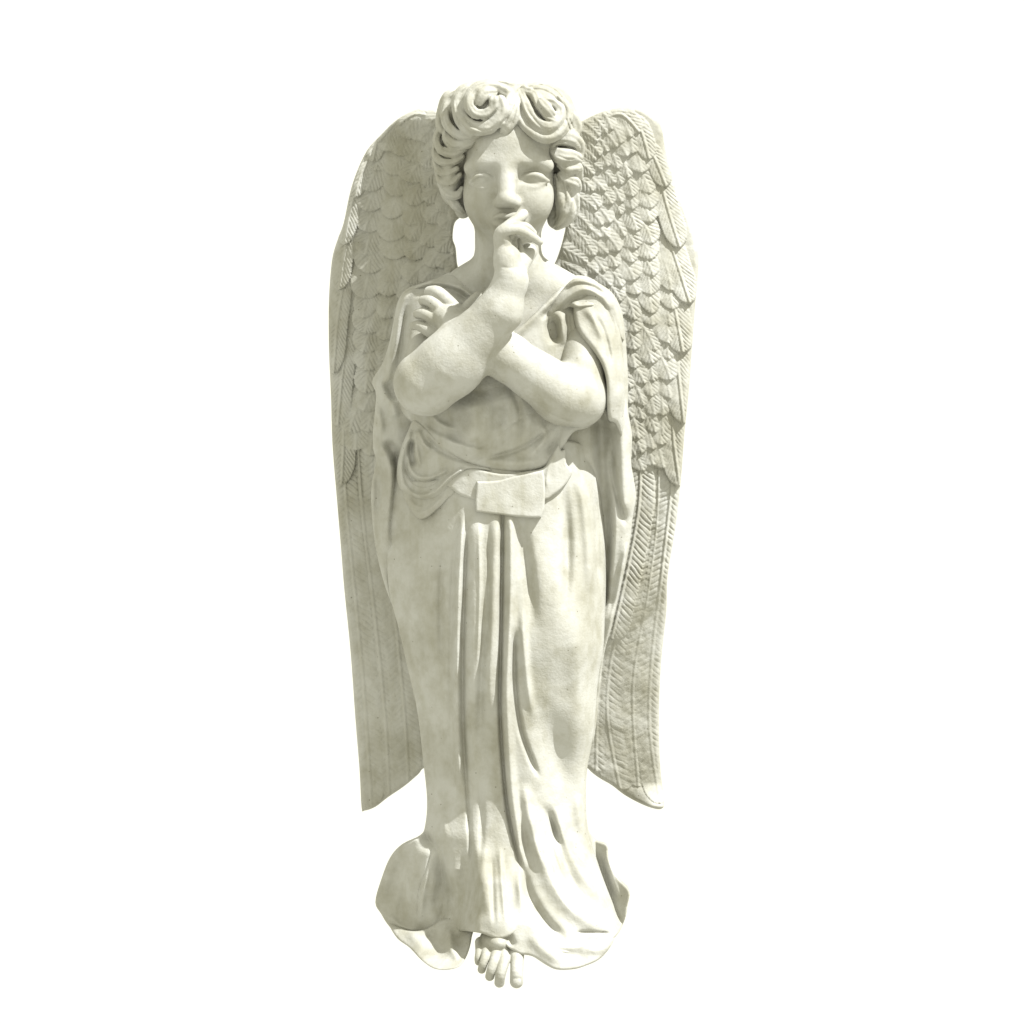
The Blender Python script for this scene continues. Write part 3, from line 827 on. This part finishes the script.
relief('cloak', CL, lambda X, Y, d: strokes(X, Y, tab(X, [(370,58),(385,66),(400,72),(440,74)]) + tab(Y, [(275,6),(330,12),(430,8),(560,-4),(660,-20)]) + 19*np.exp(-((X-424)/24)**2)*sstep(440,370,Y)*sstep(276,300,Y) + 0.3*vnoise(X, Y, 8), cl_strokes) - roundoff(d, 3.5, 4),
       lambda X, Y, d: tab(X, [(370,50),(440,46)]) + tab(Y, [(275,6),(330,8),(430,4),(560,-8),(660,-24)]), step=0.8)
CR = [(560,272),(575,276),(588,279),(600,284),(610,291),(618,302),(623,318),(626,345),(628,380),(628,410),(632,436),(631,462),(634,480),(636,498),(633,516),(629,548),(620,590),(612,625),(604,655),(600,690),(597,720),(592,745),(588,700),(580,600),(552,440),(552,330)]
cr_strokes = [
    ('g', 5, 6, [(575,285),(598,296),(610,320),(614,360),(615,400)], 0.15),
    ('g', -3, 2.5, [(590,300),(604,320),(610,350),(614,390)], 0.2),
    ('g', 8, 7, [(618,400),(622,440),(624,480),(626,520)], 0.15),
    ('g', -16, 9, [(600,400),(602,450),(604,500),(606,560),(604,620)], 0.12),
    ('g', -6, 3, [(611,440),(612,470),(618,500),(627,530)], 0.25),
    ('g', 5, 4, [(604,405),(606,420),(616,424)], 0.2),
    ('g', 5, 3.5, [(612,480),(615,520),(612,570),(606,630)], 0.2),
    ('g', -8, 4, [(584,450),(592,480),(596,540),(597,620)], 0.2),
    ('g', 4, 3, [(628,540),(618,590),(608,640),(600,700)], 0.1),
]
relief('cloak', CR, lambda X, Y, d: strokes(X, Y, tab(X, [(560,80),(600,78),(620,74),(635,64)]) + tab(Y, [(272,-14),(285,4),(320,16),(400,18),(560,4),(650,-12),(750,-30)]) + 0.3*vnoise(X, Y, 8), cr_strokes) - roundoff(d, 4, 6),
       lambda X, Y, d: tab(X, [(560,50),(635,48)]) + tab(Y, [(272,-14),(285,4),(400,8),(560,-6),(650,-24),(750,-44)]), step=0.8)
# mantle edge wrapped round the upper arm on the right
MA = [(574,304),(580,297),(590,293),(602,296),(612,305),(618,320),(622,345),(624,380),(624,420),(622,440),(615,424),(608,420),(606,405),(606,385),(603,370),(597,358),(588,346),(580,336),(575,325),(573,314)]
relief('mantle', MA, lambda X, Y, d: strokes(X, Y, tab(Y, [(293,112),(320,118),(350,128),(385,138),(420,128),(440,118)]) - 0.022*np.clip(X-592, 0, 99)**2 + 0.3*vnoise(X, Y, 8), [
        ('g', -3, 2.4, [(592,312),(602,330),(608,350),(611,370)], 0.25), ('g', 3, 4, [(580,306),(594,320),(604,345)], 0.3), ('g', -3, 2.5, [(602,302),(613,325),(617,360),(618,400)], 0.2)]) - roundoff(d, 5, 8),
       lambda X, Y, d: 78 + 0*X, step=0.8)
# folds bunched on the shoulder
SH = [(536,324),(548,307),(560,293),(573,280),(588,281),(602,287),(613,298),(620,316),(624,340),(616,336),(606,318),(596,309),(586,309),(577,310),(569,308),(560,315),(548,327),(540,332)]
relief('mantle', SH, lambda X, Y, d: strokes(X, Y, 114 - 0.008*(X-582)**2 + 0.3*vnoise(X, Y, 7), [
        ('g', 4, 4, [(545,320),(562,302),(582,290),(600,296),(612,312)], 0.1), ('g', -3, 2.4, [(552,322),(568,304),(584,297),(598,303),(610,322)], 0.15),
        ('g', 4, 3, [(570,303),(577,307),(586,307),(597,306)], 0.2), ('g', -3, 2.4, [(560,296),(575,286),(592,288),(606,298)], 0.2)]) - roundoff(d, 4, 6),
       lambda X, Y, d: 80 + 0*X, step=0.7)
